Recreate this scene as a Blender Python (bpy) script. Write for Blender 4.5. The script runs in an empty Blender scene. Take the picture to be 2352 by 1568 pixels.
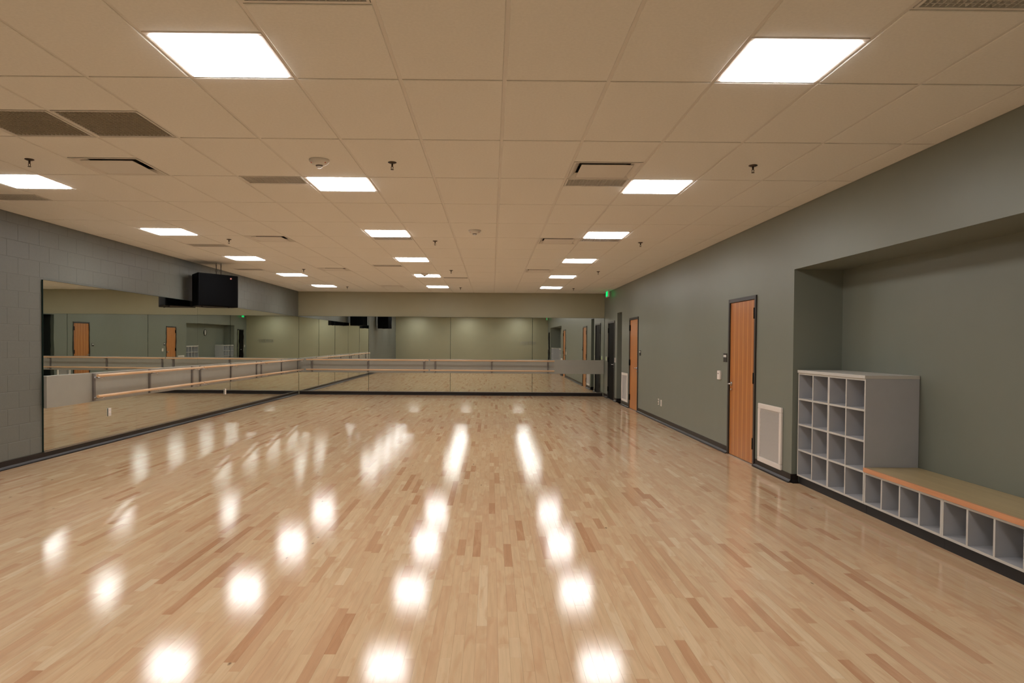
import bpy, bmesh, math, random
from mathutils import Vector, Matrix
random.seed(7)
sc = bpy.context.scene
COL = sc.collection

# ------------------------------------------------------------------ room numbers (metres)
W, L = 0.6096, 1.2192                      # ceiling module
H = 3.072                                  # ceiling height
XL, XR = -5.836, 3.304                     # side walls
YF, YB = 17.04, -4.43                      # far wall, back wall
ALC = (-2.50, 3.73, 2.385, 3.85)           # alcove: y0, y1, head height, back x

# ------------------------------------------------------------------ camera, world, exposure
def make_camera():
    f, pit, yaw, rol = 1630.174, -0.0202, 0.0056, 0.0071
    def ray(u, v):
        c, s = math.cos(rol), math.sin(rol); u, v = u*c + v*s, -u*s + v*c
        d = (u, 1.0, -v)
        c, s = math.cos(pit), math.sin(pit); Y, Z = d[1]*c - d[2]*s, d[1]*s + d[2]*c
        c, s = math.cos(yaw), math.sin(yaw); X, Y = d[0]*c + Y*s, -d[0]*s + Y*c
        return Vector((X, Y, Z))
    fw = ray(0, 0); rt = ray(1, 0) - fw; up = -(ray(0, 1) - fw)
    m = Matrix.Identity(4)
    for i in range(3):
        m[i][0], m[i][1], m[i][2] = rt[i], up[i], -fw[i]
    m.translation = Vector((-0.0651, -4.1794, 1.524))
    cd = bpy.data.cameras.new('camera'); cam = bpy.data.objects.new('camera', cd); COL.objects.link(cam)
    cam.matrix_world = m
    cd.sensor_width = 36.0; cd.lens = f/2352*36.0
    cd.shift_x = 37.936/2352; cd.shift_y = 40.084/2352
    cd.clip_start = 0.05; cd.clip_end = 200
    sc.camera = cam
make_camera()

world = bpy.data.worlds.new('world'); sc.world = world; world.use_nodes = True
world.node_tree.nodes['Background'].inputs[0].default_value = (0.02, 0.02, 0.02, 1)
world.node_tree.nodes['Background'].inputs[1].default_value = 0.0
LAMP = 24.0                                # radiance of the ceiling lamps' lenses
sc.view_settings.view_transform = 'Standard'
sc.view_settings.look = 'None'
sc.view_settings.gamma = 1.0
sc.view_settings.use_curve_mapping = False
sc.view_settings.exposure = 0.0
sc.cycles.max_bounces = 8
sc.cycles.diffuse_bounces = 4
sc.cycles.glossy_bounces = 7
sc.cycles.adaptive_threshold = 0.02
sc.cycles.sample_clamp_indirect = 12.0
sc.cycles.use_denoising = True

# ------------------------------------------------------------------ materials
def srgb(r, g, b):
    f = lambda c: (c/255)/12.92 if c/255 <= 0.04045 else (((c/255)+0.055)/1.055)**2.4
    return (f(r), f(g), f(b), 1.0)

def mat(name, color, rough=0.5, metal=0.0, spec=0.5, noise=0.0, nscale=8.0, bump=0.0, bscale=200.0, bdist=0.002, emit=None, estr=0.0):
    m = bpy.data.materials.new(name); m.use_nodes = True
    nt = m.node_tree; p = nt.nodes['Principled BSDF']
    p.inputs['Base Color'].default_value = color
    p.inputs['Roughness'].default_value = rough
    p.inputs['Metallic'].default_value = metal
    p.inputs['Specular IOR Level'].default_value = spec
    tc = nt.nodes.new('ShaderNodeNewGeometry')
    if noise > 0:
        n = nt.nodes.new('ShaderNodeTexNoise'); n.inputs['Scale'].default_value = nscale; n.inputs['Detail'].default_value = 4
        nt.links.new(tc.outputs['Position'], n.inputs['Vector'])
        mr = nt.nodes.new('ShaderNodeMapRange')
        mr.inputs['From Min'].default_value = 0.3; mr.inputs['From Max'].default_value = 0.7
        mr.inputs['To Min'].default_value = 1-noise; mr.inputs['To Max'].default_value = 1+noise
        nt.links.new(n.outputs['Fac'], mr.inputs['Value'])
        mx = nt.nodes.new('ShaderNodeVectorMath'); mx.operation = 'SCALE'
        mx.inputs[0].default_value = color[:3]
        nt.links.new(mr.outputs['Result'], mx.inputs['Scale'])
        nt.links.new(mx.outputs['Vector'], p.inputs['Base Color'])
    if bump > 0:
        n = nt.nodes.new('ShaderNodeTexNoise'); n.inputs['Scale'].default_value = bscale; n.inputs['Detail'].default_value = 3
        nt.links.new(tc.outputs['Position'], n.inputs['Vector'])
        b = nt.nodes.new('ShaderNodeBump'); b.inputs['Strength'].default_value = bump; b.inputs['Distance'].default_value = bdist
        nt.links.new(n.outputs['Fac'], b.inputs['Height']); nt.links.new(b.outputs['Normal'], p.inputs['Normal'])
    if emit:
        p.inputs['Emission Color'].default_value = emit; p.inputs['Emission Strength'].default_value = estr
    return m

def wood_mat(name, base, dark, rough, axis, scale, band=0.35, spec=0.5, stripes=None):
    """long grained timber; axis is the direction of the grain"""
    m = bpy.data.materials.new(name); m.use_nodes = True; nt = m.node_tree; p = nt.nodes['Principled BSDF']
    g = nt.nodes.new('ShaderNodeNewGeometry'); mp = nt.nodes.new('ShaderNodeMapping')
    s = [scale, scale, scale]; s[axis] = scale*0.05
    mp.inputs['Scale'].default_value = s
    nt.links.new(g.outputs['Position'], mp.inputs['Vector'])
    n = nt.nodes.new('ShaderNodeTexNoise'); n.inputs['Scale'].default_value = 1.0; n.inputs['Detail'].default_value = 6; n.inputs['Distortion'].default_value = 0.6
    nt.links.new(mp.outputs['Vector'], n.inputs['Vector'])
    cr = nt.nodes.new('ShaderNodeValToRGB')
    cr.color_ramp.elements[0].position = 0.5-band; cr.color_ramp.elements[0].color = dark
    cr.color_ramp.elements[1].position = 0.5+band*0.6; cr.color_ramp.elements[1].color = base
    nt.links.new(n.outputs['Fac'], cr.inputs['Fac'])
    out = cr.outputs['Color']
    if stripes:
        sx = nt.nodes.new('ShaderNodeSeparateXYZ'); nt.links.new(g.outputs['Position'], sx.inputs['Vector'])
        mul = nt.nodes.new('ShaderNodeMath'); mul.operation = 'MULTIPLY'; mul.inputs[1].default_value = 2*math.pi/stripes[0]
        nt.links.new(sx.outputs['Y'], mul.inputs[0])
        sn = nt.nodes.new('ShaderNodeMath'); sn.operation = 'SINE'; nt.links.new(mul.outputs[0], sn.inputs[0])
        pw = nt.nodes.new('ShaderNodeMapRange'); pw.inputs['From Min'].default_value = 0.55; pw.inputs['From Max'].default_value = 1.0
        pw.inputs['To Min'].default_value = 0.0; pw.inputs['To Max'].default_value = stripes[1]
        nt.links.new(sn.outputs[0], pw.inputs['Value'])
        mx = nt.nodes.new('ShaderNodeMixRGB'); mx.inputs['Color2'].default_value = stripes[2]
        nt.links.new(pw.outputs['Result'], mx.inputs['Fac']); nt.links.new(out, mx.inputs['Color1'])
        out = mx.outputs['Color']
    nt.links.new(out, p.inputs['Base Color'])
    p.inputs['Roughness'].default_value = rough; p.inputs['Specular IOR Level'].default_value = spec
    return m

def maple_floor():
    m = bpy.data.materials.new('maple_strip'); m.use_nodes = True; nt = m.node_tree; N = nt.nodes; K = nt.links
    p = N['Principled BSDF']
    at = N.new('ShaderNodeAttribute'); at.attribute_name = 'tone'
    g = N.new('ShaderNodeNewGeometry')
    off = N.new('ShaderNodeMath'); off.operation = 'MULTIPLY'; off.inputs[1].default_value = 173.0; K.new(at.outputs['Fac'], off.inputs[0])
    cb = N.new('ShaderNodeCombineXYZ'); K.new(off.outputs[0], cb.inputs['X']); K.new(off.outputs[0], cb.inputs['Z'])
    ad = N.new('ShaderNodeVectorMath'); ad.operation = 'ADD'; K.new(g.outputs['Position'], ad.inputs[0]); K.new(cb.outputs[0], ad.inputs[1])
    # plank tone
    cr = N.new('ShaderNodeValToRGB'); e = cr.color_ramp.elements
    e[0].position = 0.02; e[0].color = PL[0]
    e[1].position = 1.0; e[1].color = PL[5]
    for pos, c in ((0.07, PL[1]), (0.16, PL[2]), (0.45, PL[3]), (0.85, PL[4])):
        x = e.new(pos); x.color = c
    K.new(at.outputs['Fac'], cr.inputs['Fac'])
    # long grain
    mp = N.new('ShaderNodeMapping'); mp.inputs['Scale'].default_value = (60, 3.0, 60); K.new(ad.outputs[0], mp.inputs['Vector'])
    n = N.new('ShaderNodeTexNoise'); n.inputs['Scale'].default_value = 1; n.inputs['Detail'].default_value = 5; K.new(mp.outputs[0], n.inputs['Vector'])
    # soft clouds within a plank (heartwood)
    mp2 = N.new('ShaderNodeMapping'); mp2.inputs['Scale'].default_value = (14, 2.6, 14); K.new(ad.outputs[0], mp2.inputs['Vector'])
    n2 = N.new('ShaderNodeTexNoise'); n2.inputs['Scale'].default_value = 1; n2.inputs['Detail'].default_value = 3; n2.inputs['Distortion'].default_value = 0.8; K.new(mp2.outputs[0], n2.inputs['Vector'])
    a1 = N.new('ShaderNodeMapRange'); a1.inputs['From Min'].default_value = 0.3; a1.inputs['From Max'].default_value = 0.7
    a1.inputs['To Min'].default_value = 0.93; a1.inputs['To Max'].default_value = 1.05; K.new(n.outputs['Fac'], a1.inputs['Value'])
    s1 = N.new('ShaderNodeVectorMath'); s1.operation = 'SCALE'; K.new(cr.outputs['Color'], s1.inputs[0]); K.new(a1.outputs[0], s1.inputs['Scale'])
    a2 = N.new('ShaderNodeMapRange'); a2.inputs['From Min'].default_value = 0.50; a2.inputs['From Max'].default_value = 0.70
    a2.inputs['To Min'].default_value = 0.0; a2.inputs['To Max'].default_value = 0.8; K.new(n2.outputs['Fac'], a2.inputs['Value'])
    mx = N.new('ShaderNodeMixRGB'); mx.inputs['Color2'].default_value = PL[1]; K.new(a2.outputs[0], mx.inputs['Fac']); K.new(s1.outputs[0], mx.inputs['Color1'])
    # mineral streaks and small knots
    mp3 = N.new('ShaderNodeMapping'); mp3.inputs['Scale'].default_value = (9, 3.2, 9); K.new(ad.outputs[0], mp3.inputs['Vector'])
    vo = N.new('ShaderNodeTexVoronoi'); vo.inputs['Scale'].default_value = 1.0; K.new(mp3.outputs[0], vo.inputs['Vector'])
    a3 = N.new('ShaderNodeMapRange'); a3.inputs['From Min'].default_value = 0.035; a3.inputs['From Max'].default_value = 0.10
    a3.inputs['To Min'].default_value = 0.75; a3.inputs['To Max'].default_value = 0.0; K.new(vo.outputs['Distance'], a3.inputs['Value'])
    th = N.new('ShaderNodeMath'); th.operation = 'GREATER_THAN'; th.inputs[1].default_value = 0.86
    sc3 = N.new('ShaderNodeSeparateColor'); K.new(vo.outputs['Color'], sc3.inputs[0]); K.new(sc3.outputs[0], th.inputs[0])
    m3 = N.new('ShaderNodeMath'); m3.operation = 'MULTIPLY'; K.new(a3.outputs[0], m3.inputs[0]); K.new(th.outputs[0], m3.inputs[1])
    mx2 = N.new('ShaderNodeMixRGB'); mx2.inputs['Color2'].default_value = srgb(92, 58, 36); K.new(m3.outputs[0], mx2.inputs['Fac']); K.new(mx.outputs[0], mx2.inputs['Color1'])
    K.new(mx2.outputs[0], p.inputs['Base Color'])
    # varnish: slightly wavy and each strip lies a hair differently
    nb = N.new('ShaderNodeTexNoise'); nb.inputs['Scale'].default_value = 1; nb.inputs['Detail'].default_value = 2
    mp4 = N.new('ShaderNodeMapping'); mp4.inputs['Scale'].default_value = (16, 3.5, 16); K.new(ad.outputs[0], mp4.inputs['Vector']); K.new(mp4.outputs[0], nb.inputs['Vector'])
    b = N.new('ShaderNodeBump'); b.inputs['Strength'].default_value = 0.35; b.inputs['Distance'].default_value = 0.0005
    K.new(nb.outputs['Fac'], b.inputs['Height']); K.new(b.outputs[0], p.inputs['Normal'])
    p.inputs['Roughness'].default_value = 0.9; p.inputs['Specular IOR Level'].default_value = 0.0
    gl = N.new('ShaderNodeBsdfGlossy'); gl.distribution = 'BECKMANN'; gl.inputs['Roughness'].default_value = 0.128
    K.new(b.outputs[0], gl.inputs['Normal'])
    fr = N.new('ShaderNodeFresnel'); fr.inputs['IOR'].default_value = 1.42
    cap = N.new('ShaderNodeMath'); cap.operation = 'MINIMUM'; cap.inputs[1].default_value = 0.52; K.new(fr.outputs[0], cap.inputs[0])   # reflection held below full mirror strength at grazing angles
    ms = N.new('ShaderNodeMixShader'); K.new(cap.outputs[0], ms.inputs[0]); K.new(p.outputs[0], ms.inputs[1]); K.new(gl.outputs[0], ms.inputs[2])
    K.new(ms.outputs[0], N['Material Output'].inputs['Surface'])
    return m

PL = [srgb(194, 148, 112), srgb(206, 166, 129), srgb(213, 177, 140), srgb(216, 184, 146), srgb(219, 188, 150), srgb(226, 200, 164)]
M = {}
M['ceil'] = mat('acoustic_tile', srgb(226, 224, 217), 0.9, spec=0.2, noise=0.03, nscale=60, bump=0.35, bscale=350)
M['tee'] = mat('grid_enamel', srgb(212, 208, 200), 0.45)
M['egg_back'] = mat('grille_backing', srgb(150, 144, 128), 0.8)
M['egg_dark'] = mat('grille_grey_enamel', srgb(176, 168, 150), 0.6)
M['plenum'] = mat('plenum_dark', srgb(60, 54, 46), 0.9)
M['grey_wall'] = mat('grey_green_wall_paint', srgb(119, 122, 110), 0.42, spec=0.45, noise=0.015, nscale=3, bump=0.12, bscale=260)
M['block'] = mat('painted_block', srgb(106, 107, 99), 0.5, spec=0.4, noise=0.03, nscale=25, bump=0.5, bscale=120)
M['mortar'] = mat('painted_mortar', srgb(103, 104, 96), 0.6, noise=0.04, nscale=30)
M['tan_wall'] = mat('tan_wall_paint', srgb(157, 151, 124), 0.5, spec=0.4, noise=0.015, nscale=3, bump=0.15, bscale=200)
M['band'] = mat('painted_board', srgb(152, 148, 136), 0.4, noise=0.02, nscale=6)
M['base'] = mat('dark_brown_rubber', srgb(30, 23, 20), 0.4, spec=0.3, noise=0.05, nscale=20)
M['maple'] = maple_floor()
M['subfloor'] = mat('subfloor', srgb(140, 102, 70), 0.8)
M['mirror'] = mat('silvered_glass', (0.80, 0.84, 0.80, 1), 0.0, metal=1.0, bump=1.0, bscale=1.6, bdist=0.00022)
M['glass_edge'] = mat('glass_edge_green', srgb(22, 40, 34), 0.2)
M['channel'] = mat('aluminium_channel', srgb(170, 166, 160), 0.3, metal=1.0)
M['frame'] = mat('dark_bronze_frame', srgb(44, 38, 34), 0.4)
M['black'] = mat('black_enamel', srgb(5, 4, 4), 0.6, spec=0.08)
M['door'] = wood_mat('door_veneer', srgb(186, 117, 56), srgb(160, 92, 40), 0.33, 2, 34, stripes=(0.165, 0.6, srgb(208, 148, 84)))
M['chrome'] = mat('satin_chrome', srgb(200, 202, 206), 0.22, metal=1.0)
M['steel'] = mat('brown_grey_steel', srgb(112, 105, 99), 0.4, metal=0.2)
M['rail'] = wood_mat('barre_oak', srgb(222, 186, 144), srgb(200, 152, 108), 0.3, 1, 30)
M['railx'] = wood_mat('barre_oak_far', srgb(222, 186, 144), srgb(200, 152, 108), 0.3, 0, 30)
M['bench'] = wood_mat('bench_top_laminate', srgb(186, 166, 124), srgb(168, 146, 104), 0.35, 1, 18)
M['bench_edge'] = wood_mat('bench_edge_maple', srgb(214, 150, 104), srgb(196, 130, 86), 0.35, 1, 30)
M['grey_lam'] = mat('grey_laminate', srgb(172, 172, 174), 0.45, noise=0.02, nscale=10)
M['grey_edge'] = mat('grey_edge_band', srgb(196, 192, 184), 0.4)
M['kick'] = mat('black_toe_kick', srgb(16, 14, 14), 0.6)
M['white'] = mat('white_enamel', srgb(226, 216, 206), 0.4)
M['dark_in'] = mat('dark_inside', srgb(40, 38, 36), 0.8)
M['sprk'] = mat('dark_brass', srgb(70, 58, 48), 0.4, metal=0.5)
M['clear'] = mat('clear_sensor', srgb(235, 236, 238), 0.08, spec=0.8)
M['red'] = mat('red_dot', srgb(200, 60, 50), 0.5)
M['speaker'] = mat('speaker_black', srgb(4, 4, 5), 0.6, spec=0.08, bump=0.3, bscale=300)
M['grille'] = mat('speaker_grille_black', srgb(4, 4, 5), 0.7, spec=0.07, bump=0.4, bscale=500)
M['badge'] = mat('badge_silver_red', srgb(214, 140, 130), 0.35)
M['lens'] = mat('lamp_lens', srgb(240, 240, 240), 0.5, emit=(0.99, 0.99, 1.0, 1), estr=LAMP)
M['green'] = mat('exit_green', srgb(20, 120, 60), 0.5, emit=(0.0, 1.0, 0.22, 1), estr=1.3)
M['green_dim'] = mat('exit_panel_green', srgb(20, 110, 60), 0.5, emit=(0.0, 0.9, 0.2, 1), estr=0.55)
M['glow'] = mat('switch_glow', srgb(200, 220, 150), 0.4, emit=(0.55, 0.8, 0.2, 1), estr=0.25)
M['hall'] = mat('hall_paint', srgb(190, 190, 165), 0.6)
M['hall_lamp'] = mat('hall_lamp_lens', srgb(240, 240, 240), 0.5, emit=(1.0, 0.95, 0.8, 1), estr=6.0)
M['jamb'] = mat('jamb_painted_shade', srgb(58, 60, 56), 0.5, noise=0.02)  # darkness of the unlit passage put into its wall colour

# ------------------------------------------------------------------ mesh helpers
class MB:
    def __init__(s): s.v = []; s.f = []; s.m = []; s.smooth = []
    def quad(s, a, b, c, d, mi=0):
        n = len(s.v); s.v += [a, b, c, d]; s.f.append((n, n+1, n+2, n+3)); s.m.append(mi); s.smooth.append(False)
    def box(s, x0, x1, y0, y1, z0, z1, mi=0, skip=''):
        n = len(s.v)
        s.v += [(x, y, z) for z in (z0, z1) for y in (y0, y1) for x in (x0, x1)]
        F = {'b': (0, 2, 3, 1), 't': (4, 5, 7, 6), 's': (0, 1, 5, 4), 'n': (2, 6, 7, 3), 'w': (0, 4, 6, 2), 'e': (1, 3, 7, 5)}
        for k, q in F.items():
            if k in skip: continue
            s.f.append(tuple(n+i for i in q)); s.m.append(mi); s.smooth.append(False)
    def prism(s, poly, z0, z1, mi=0):
        n = len(s.v); k = len(poly)
        s.v += [(x, y, z0) for x, y in poly] + [(x, y, z1) for x, y in poly]
        for i in range(k):
            j = (i+1) % k; s.f.append((n+i, n+j, n+k+j, n+k+i)); s.m.append(mi); s.smooth.append(False)
        s.f.append(tuple(n+i for i in reversed(range(k)))); s.m.append(mi); s.smooth.append(False)
        s.f.append(tuple(n+k+i for i in range(k))); s.m.append(mi); s.smooth.append(False)
    def tube(s, a, b, r, seg=16, mi=0, r2=None, cap=True):
        a = Vector(a); b = Vector(b); d = (b-a).normalized(); r2 = r if r2 is None else r2
        u = d.orthogonal().normalized(); w = d.cross(u); n = len(s.v)
        for P, R in ((a, r), (b, r2)):
            for i in range(seg):
                t = 2*math.pi*i/seg; s.v.append(tuple(P + u*R*math.cos(t) + w*R*math.sin(t)))
        for i in range(seg):
            j = (i+1) % seg; s.f.append((n+i, n+j, n+seg+j, n+seg+i)); s.m.append(mi); s.smooth.append(True)
        if cap:
            s.f.append(tuple(n+i for i in reversed(range(seg)))); s.m.append(mi); s.smooth.append(False)
            s.f.append(tuple(n+seg+i for i in range(seg))); s.m.append(mi); s.smooth.append(False)
    def lathe(s, c, prof, axis='z', seg=24, mi=0):
        n = len(s.v); cx, cy, cz = c
        for r, h in prof:
            for i in range(seg):
                t = 2*math.pi*i/seg; x, y = r*math.cos(t), r*math.sin(t)
                s.v.append((cx+x, cy+y, cz+h) if axis == 'z' else (cx+h, cy+x, cz+y))
        for k in range(len(prof)-1):
            for i in range(seg):
                j = (i+1) % seg; a = n+k*seg
                s.f.append((a+i, a+j, a+seg+j, a+seg+i)); s.m.append(mi); s.smooth.append(True)
    def torus(s, c, R, r, stretch=1.0, plane='xz', seg=16, rs=6):
        n = len(s.v)
        for i in range(seg):
            t = 2*math.pi*i/seg
            for k in range(rs):
                q = 2*math.pi*k/rs; rr = R + r*math.cos(q)
                a, b, o = rr*math.cos(t), rr*math.sin(t)*stretch, r*math.sin(q)
                s.v.append((c[0]+a, c[1]+o, c[2]+b) if plane == 'xz' else (c[0]+o, c[1]+a, c[2]+b))
        for i in range(seg):
            for k in range(rs):
                i2, k2 = (i+1) % seg, (k+1) % rs
                s.f.append((n+i*rs+k, n+i2*rs+k, n+i2*rs+k2, n+i*rs+k2)); s.m.append(0); s.smooth.append(True)
    def mesh(s, name, mats):
        me = bpy.data.meshes.new(name); me.from_pydata(s.v, [], s.f)
        for m in mats: me.materials.append(m)
        me.polygons.foreach_set('material_index', s.m); me.polygons.foreach_set('use_smooth', s.smooth)
        me.update(); return me
    def build(s, name, mats, parent=None, loc=None, fix=True):
        if not isinstance(mats, (list, tuple)): mats = [mats]
        if loc is not None:
            s.v = [(x-loc[0], y-loc[1], z-loc[2]) for x, y, z in s.v]
        me = s.mesh(name, mats)
        if fix:
            bm = bmesh.new(); bm.from_mesh(me); bmesh.ops.recalc_face_normals(bm, faces=bm.faces); bm.to_mesh(me); bm.free()
        return link(name, me, parent, loc)

def world_loc(o):
    v = Vector((0, 0, 0))
    while o is not None: v = v + Vector(o.location); o = o.parent
    return v

def link(name, me, parent=None, loc=None):
    o = bpy.data.objects.new(name, me); COL.objects.link(o)
    if loc is not None: o.location = loc
    if parent is not None:
        o.parent = parent
        o.location = Vector(loc or (0, 0, 0)) - world_loc(parent)
    return o

def bevel(o, w, seg=2):
    md = o.modifiers.new('bevel', 'BEVEL'); md.width = w; md.segments = seg; md.limit_method = 'ANGLE'; return o

def thing(name, label, cat, loc, group=None):
    o = bpy.data.objects.new(name, None); COL.objects.link(o); o.location = loc; o.empty_display_size = 0.1
    o['label'] = label; o['category'] = cat
    if group: o['group'] = group
    return o
def tag(o, label, cat, group=None):
    o['label'] = label; o['category'] = cat
    if group: o['group'] = group
    return o
def struct(o): o['kind'] = 'structure'; return o

def copy_tree(o, parent=None, delta=None):
    c = o.copy(); COL.objects.link(c)
    if parent is not None: c.parent = parent
    if delta is not None: c.location = Vector(o.location) + Vector(delta)
    for ch in list(o.children): copy_tree(ch, c)
    return c

# ------------------------------------------------------------------ walls
def wall_x(name, x, y0, y1, z0, z1, holes, m, back=0.12, sign=1, parent=None):
    """wall in the plane X=x with rectangular holes (y0,y1,z0,z1); 'sign' is where its thickness goes"""
    ys = sorted({y0, y1, *[h[0] for h in holes], *[h[1] for h in holes]})
    zs = sorted({z0, z1, *[h[2] for h in holes], *[h[3] for h in holes]})
    b = MB(); xb = x + sign*back
    inside = lambda y, z: any(h[0] < y < h[1] and h[2] < z < h[3] for h in holes)
    for a, c in zip(ys, ys[1:]):
        for d, e in zip(zs, zs[1:]):
            if inside((a+c)/2, (d+e)/2): continue
            b.quad((x, a, d), (x, a, e), (x, c, e), (x, c, d))
            b.quad((xb, a, d), (xb, c, d), (xb, c, e), (xb, a, e))
    for h in holes:
        a, c, d, e = h
        b.quad((x, a, d), (xb, a, d), (xb, a, e), (x, a, e))
        b.quad((x, c, d), (x, c, e), (xb, c, e), (xb, c, d))
        b.quad((x, a, e), (xb, a, e), (xb, c, e), (x, c, e))
    return b.build(name, m, parent, fix=False)

DOORS = {1: (4.83, 5.87, 2.18), 2: (12.09, 13.125, 2.19), 3: (15.22, 16.30, 2.205), 4: (-3.93, -2.93, 2.18)}
OPEN = (14.19, 14.87, 2.395)
TOP = H + 0.18
holes = [(ALC[0], ALC[1], 0, ALC[2]), (OPEN[0], OPEN[1], 0, OPEN[2])] + [(a, b_, 0, c) for a, b_, c in DOORS.values()]
wr = struct(wall_x('wall_right', XR, YB, YF, -0.02, TOP, holes, M['grey_wall']))

# alcove lining
b = MB(); a0, a1, ah, ax = ALC
b.box(ax, ax+0.1, a0-0.1, a1+0.1, -0.02, ah+0.1); b.box(XR+0.12, ax, a1, a1+0.1, -0.02, ah+0.1)
b.box(XR+0.12, ax, a0-0.1, a0, -0.02, ah+0.1); b.box(XR+0.12, ax, a0, a1, ah, ah+0.1)
struct(b.build('wall_alcove', M['grey_wall']))
# short dark passage behind the tall opening
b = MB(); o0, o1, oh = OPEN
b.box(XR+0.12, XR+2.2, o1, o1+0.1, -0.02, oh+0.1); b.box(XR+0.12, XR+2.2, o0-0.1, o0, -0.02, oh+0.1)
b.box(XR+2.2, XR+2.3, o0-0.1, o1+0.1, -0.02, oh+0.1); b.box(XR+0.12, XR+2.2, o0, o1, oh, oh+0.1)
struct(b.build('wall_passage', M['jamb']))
b = MB(); b.box(XR, XR+2.2, o0, o1, -0.03, 0.0); struct(b.build('floor_passage', M['subfloor']))
# lit hall behind the entrance door
d0, d1, dh = DOORS[4]
b = MB(); b.box(XR+1.6, XR+1.7, d0-1.2, d1+1.2, -0.02, 2.6); b.box(XR+0.12, XR+1.6, d0-1.3, d0-1.2, -0.02, 2.6)
b.box(XR+0.12, XR+1.6, d1+1.2-0.9, d1+1.3-0.9, -0.02, 2.6); b.box(XR+0.12, XR+1.6, d0-1.2, d1+1.2, 2.6, 2.7)
b.box(XR+0.02, XR+1.6, d0-1.2, d1+0.3, -0.03, 0.0)
struct(b.build('wall_hall', M['hall']))
t = thing('hall_ceiling_light', 'square lamp in the ceiling of the hall behind the entrance door', 'ceiling light', (XR+0.95, d0+0.3, 2.6))
b = MB(); b.box(XR+0.65, XR+1.25, d0+0.0, d0+0.6, 2.585, 2.6); b.build('frame', M['white'], t)
b = MB(); b.box(XR+0.68, XR+1.22, d0+0.03, d0+0.57, 2.575, 2.585); b.build('lens', M['hall_lamp'], t)

# far and back walls
b = MB(); b.box(XL-0.1, XR+0.12, YF, YF+0.12, -0.02, TOP); struct(b.build('wall_far', M['tan_wall']))
b = MB(); b.box(XL-0.1, XR+0.12, YB-0.12, YB, -0.02, TOP); struct(b.build('wall_back', M['tan_wall']))

# left wall: masonry blocks in running bond over a mortar face
b = MB(); b.box(XL-0.16, XL-0.003, YB, YF, -0.02, TOP)
wl = struct(b.build('wall_left', M['mortar']))
BW, BH, J = 0.4064, 0.2032, 0.006
MIR_L = (4.955, YF, 0.10, 2.315)
def block_box(mb, y0, y1, z0, z1, loc=None):
    """block face with a small bevelled arris"""
    e = 0.0025; x0, x1 = XL-0.003, XL-0.001
    n = len(mb.v)
    mb.v += [(x0, y0, z0), (x0, y1, z0), (x0, y1, z1), (x0, y0, z1), (x1, y0+e, z0+e), (x1, y1-e, z0+e), (x1, y1-e, z1-e), (x1, y0+e, z1-e)]
    for q in ((4, 5, 6, 7), (0, 1, 5, 4), (1, 2, 6, 5), (2, 3, 7, 6), (3, 0, 4, 7)):
        mb.f.append(tuple(n+i for i in q)); mb.m.append(0); mb.smooth.append(False)
cands = []; rest = []
k = -1
while 0.1 + k*BH < TOP:
    z0, z1 = 0.1+k*BH, 0.1+(k+1)*BH
    shift = 4.31 if k % 2 == 0 else 4.31+BW/2        # joint position
    y = shift - math.ceil((shift-YB)/BW)*BW
    while y < YF:
        ya, yb, za, zb = max(y+J/2, YB), min(y+BW-J/2, YF), max(z0+J/2, 0.0), min(z1-J/2, H-0.002)
        if yb-ya > 0.02 and zb-za > 0.02:
            hidden = ya > MIR_L[0] and zb < MIR_L[3]-0.0
            if not hidden:
                (cands if ya > 0.9 else rest).append((ya, yb, za, zb))
        y += BW
    k += 1
cands.sort(key=lambda c: c[0]); rest += cands[300:]; cands = cands[:300]
cache = {}
for ya, yb, za, zb in cands:
    key = (round(yb-ya, 4), round(zb-za, 4))
    if key not in cache:
        mb = MB(); block_box(mb, 0, yb-ya, 0, zb-za)
        mb.v = [(x-XL, y, z) for x, y, z in mb.v]; cache[key] = mb.mesh('block', [M['block']])
    link('block', cache[key], wl, (XL, ya, za))
mb = MB()
for c in rest: block_box(mb, *c)
o = mb.build('distant_blockwork', M['block'], wl, fix=False); o['kind'] = 'stuff'

# ------------------------------------------------------------------ floor: maple strips
b = MB(); b.box(XL-0.1, ax+0.1, YB-0.1, YF+0.1, -0.08, -0.006)
floor = struct(b.build('floor', M['subfloor']))
PW = 0.057; GAP = 0.0005
planks = []
nrow = int((ax-XL)/PW)+1
rnd = random.Random(3)
for r in range(nrow):
    x0 = XL + r*PW; x1 = min(x0+PW-GAP, ax)
    y = YB - rnd.random()*0.8
    while y < YF:
        ln = rnd.choice((0.23, 0.3, 0.38, 0.46, 0.55, 0.65, 0.8, 1.0))*(0.9+rnd.random()*0.3)
        ya, yb = max(y, YB), min(y+ln-GAP, YF)
        if yb-ya > 0.01:
            planks.append((x0, x1, ya, yb, rnd.random()))
        y += ln
def in_view(p):
    cx, cy = (p[0]+p[1])/2+0.065, (p[2]+p[3])/2+4.18
    return cy > 3.05 and abs(cx) < 0.74*cy
near = sorted([p for p in planks if in_view(p)], key=lambda p: -(p[3]-p[2])/(((p[2]+p[3])/2+4.18)**2.6))[:300]
ns = set(near)
def plank_mesh(ps, name, org=(0, 0)):
    mb = MB(); tones = []
    for x0, x1, ya, yb, t in ps:
        n = len(mb.v)
        mb.box(x0-org[0], x1-org[0], ya-org[1], yb-org[1], -0.006, 0.0, skip='b'); tones += [t]*8
    me = mb.mesh(name, [M['maple']])
    at = me.attributes.new('tone', 'FLOAT', 'POINT'); at.data.foreach_set('value', tones)
    return me
for p in near:
    c = ((p[0]+p[1])/2, (p[2]+p[3])/2)
    link('plank', plank_mesh([p], 'plank', c), floor, (c[0], c[1], 0))
o = link('distant_planking', plank_mesh([p for p in planks if p not in ns], 'distant_planking'), floor); o['kind'] = 'stuff'

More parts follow.
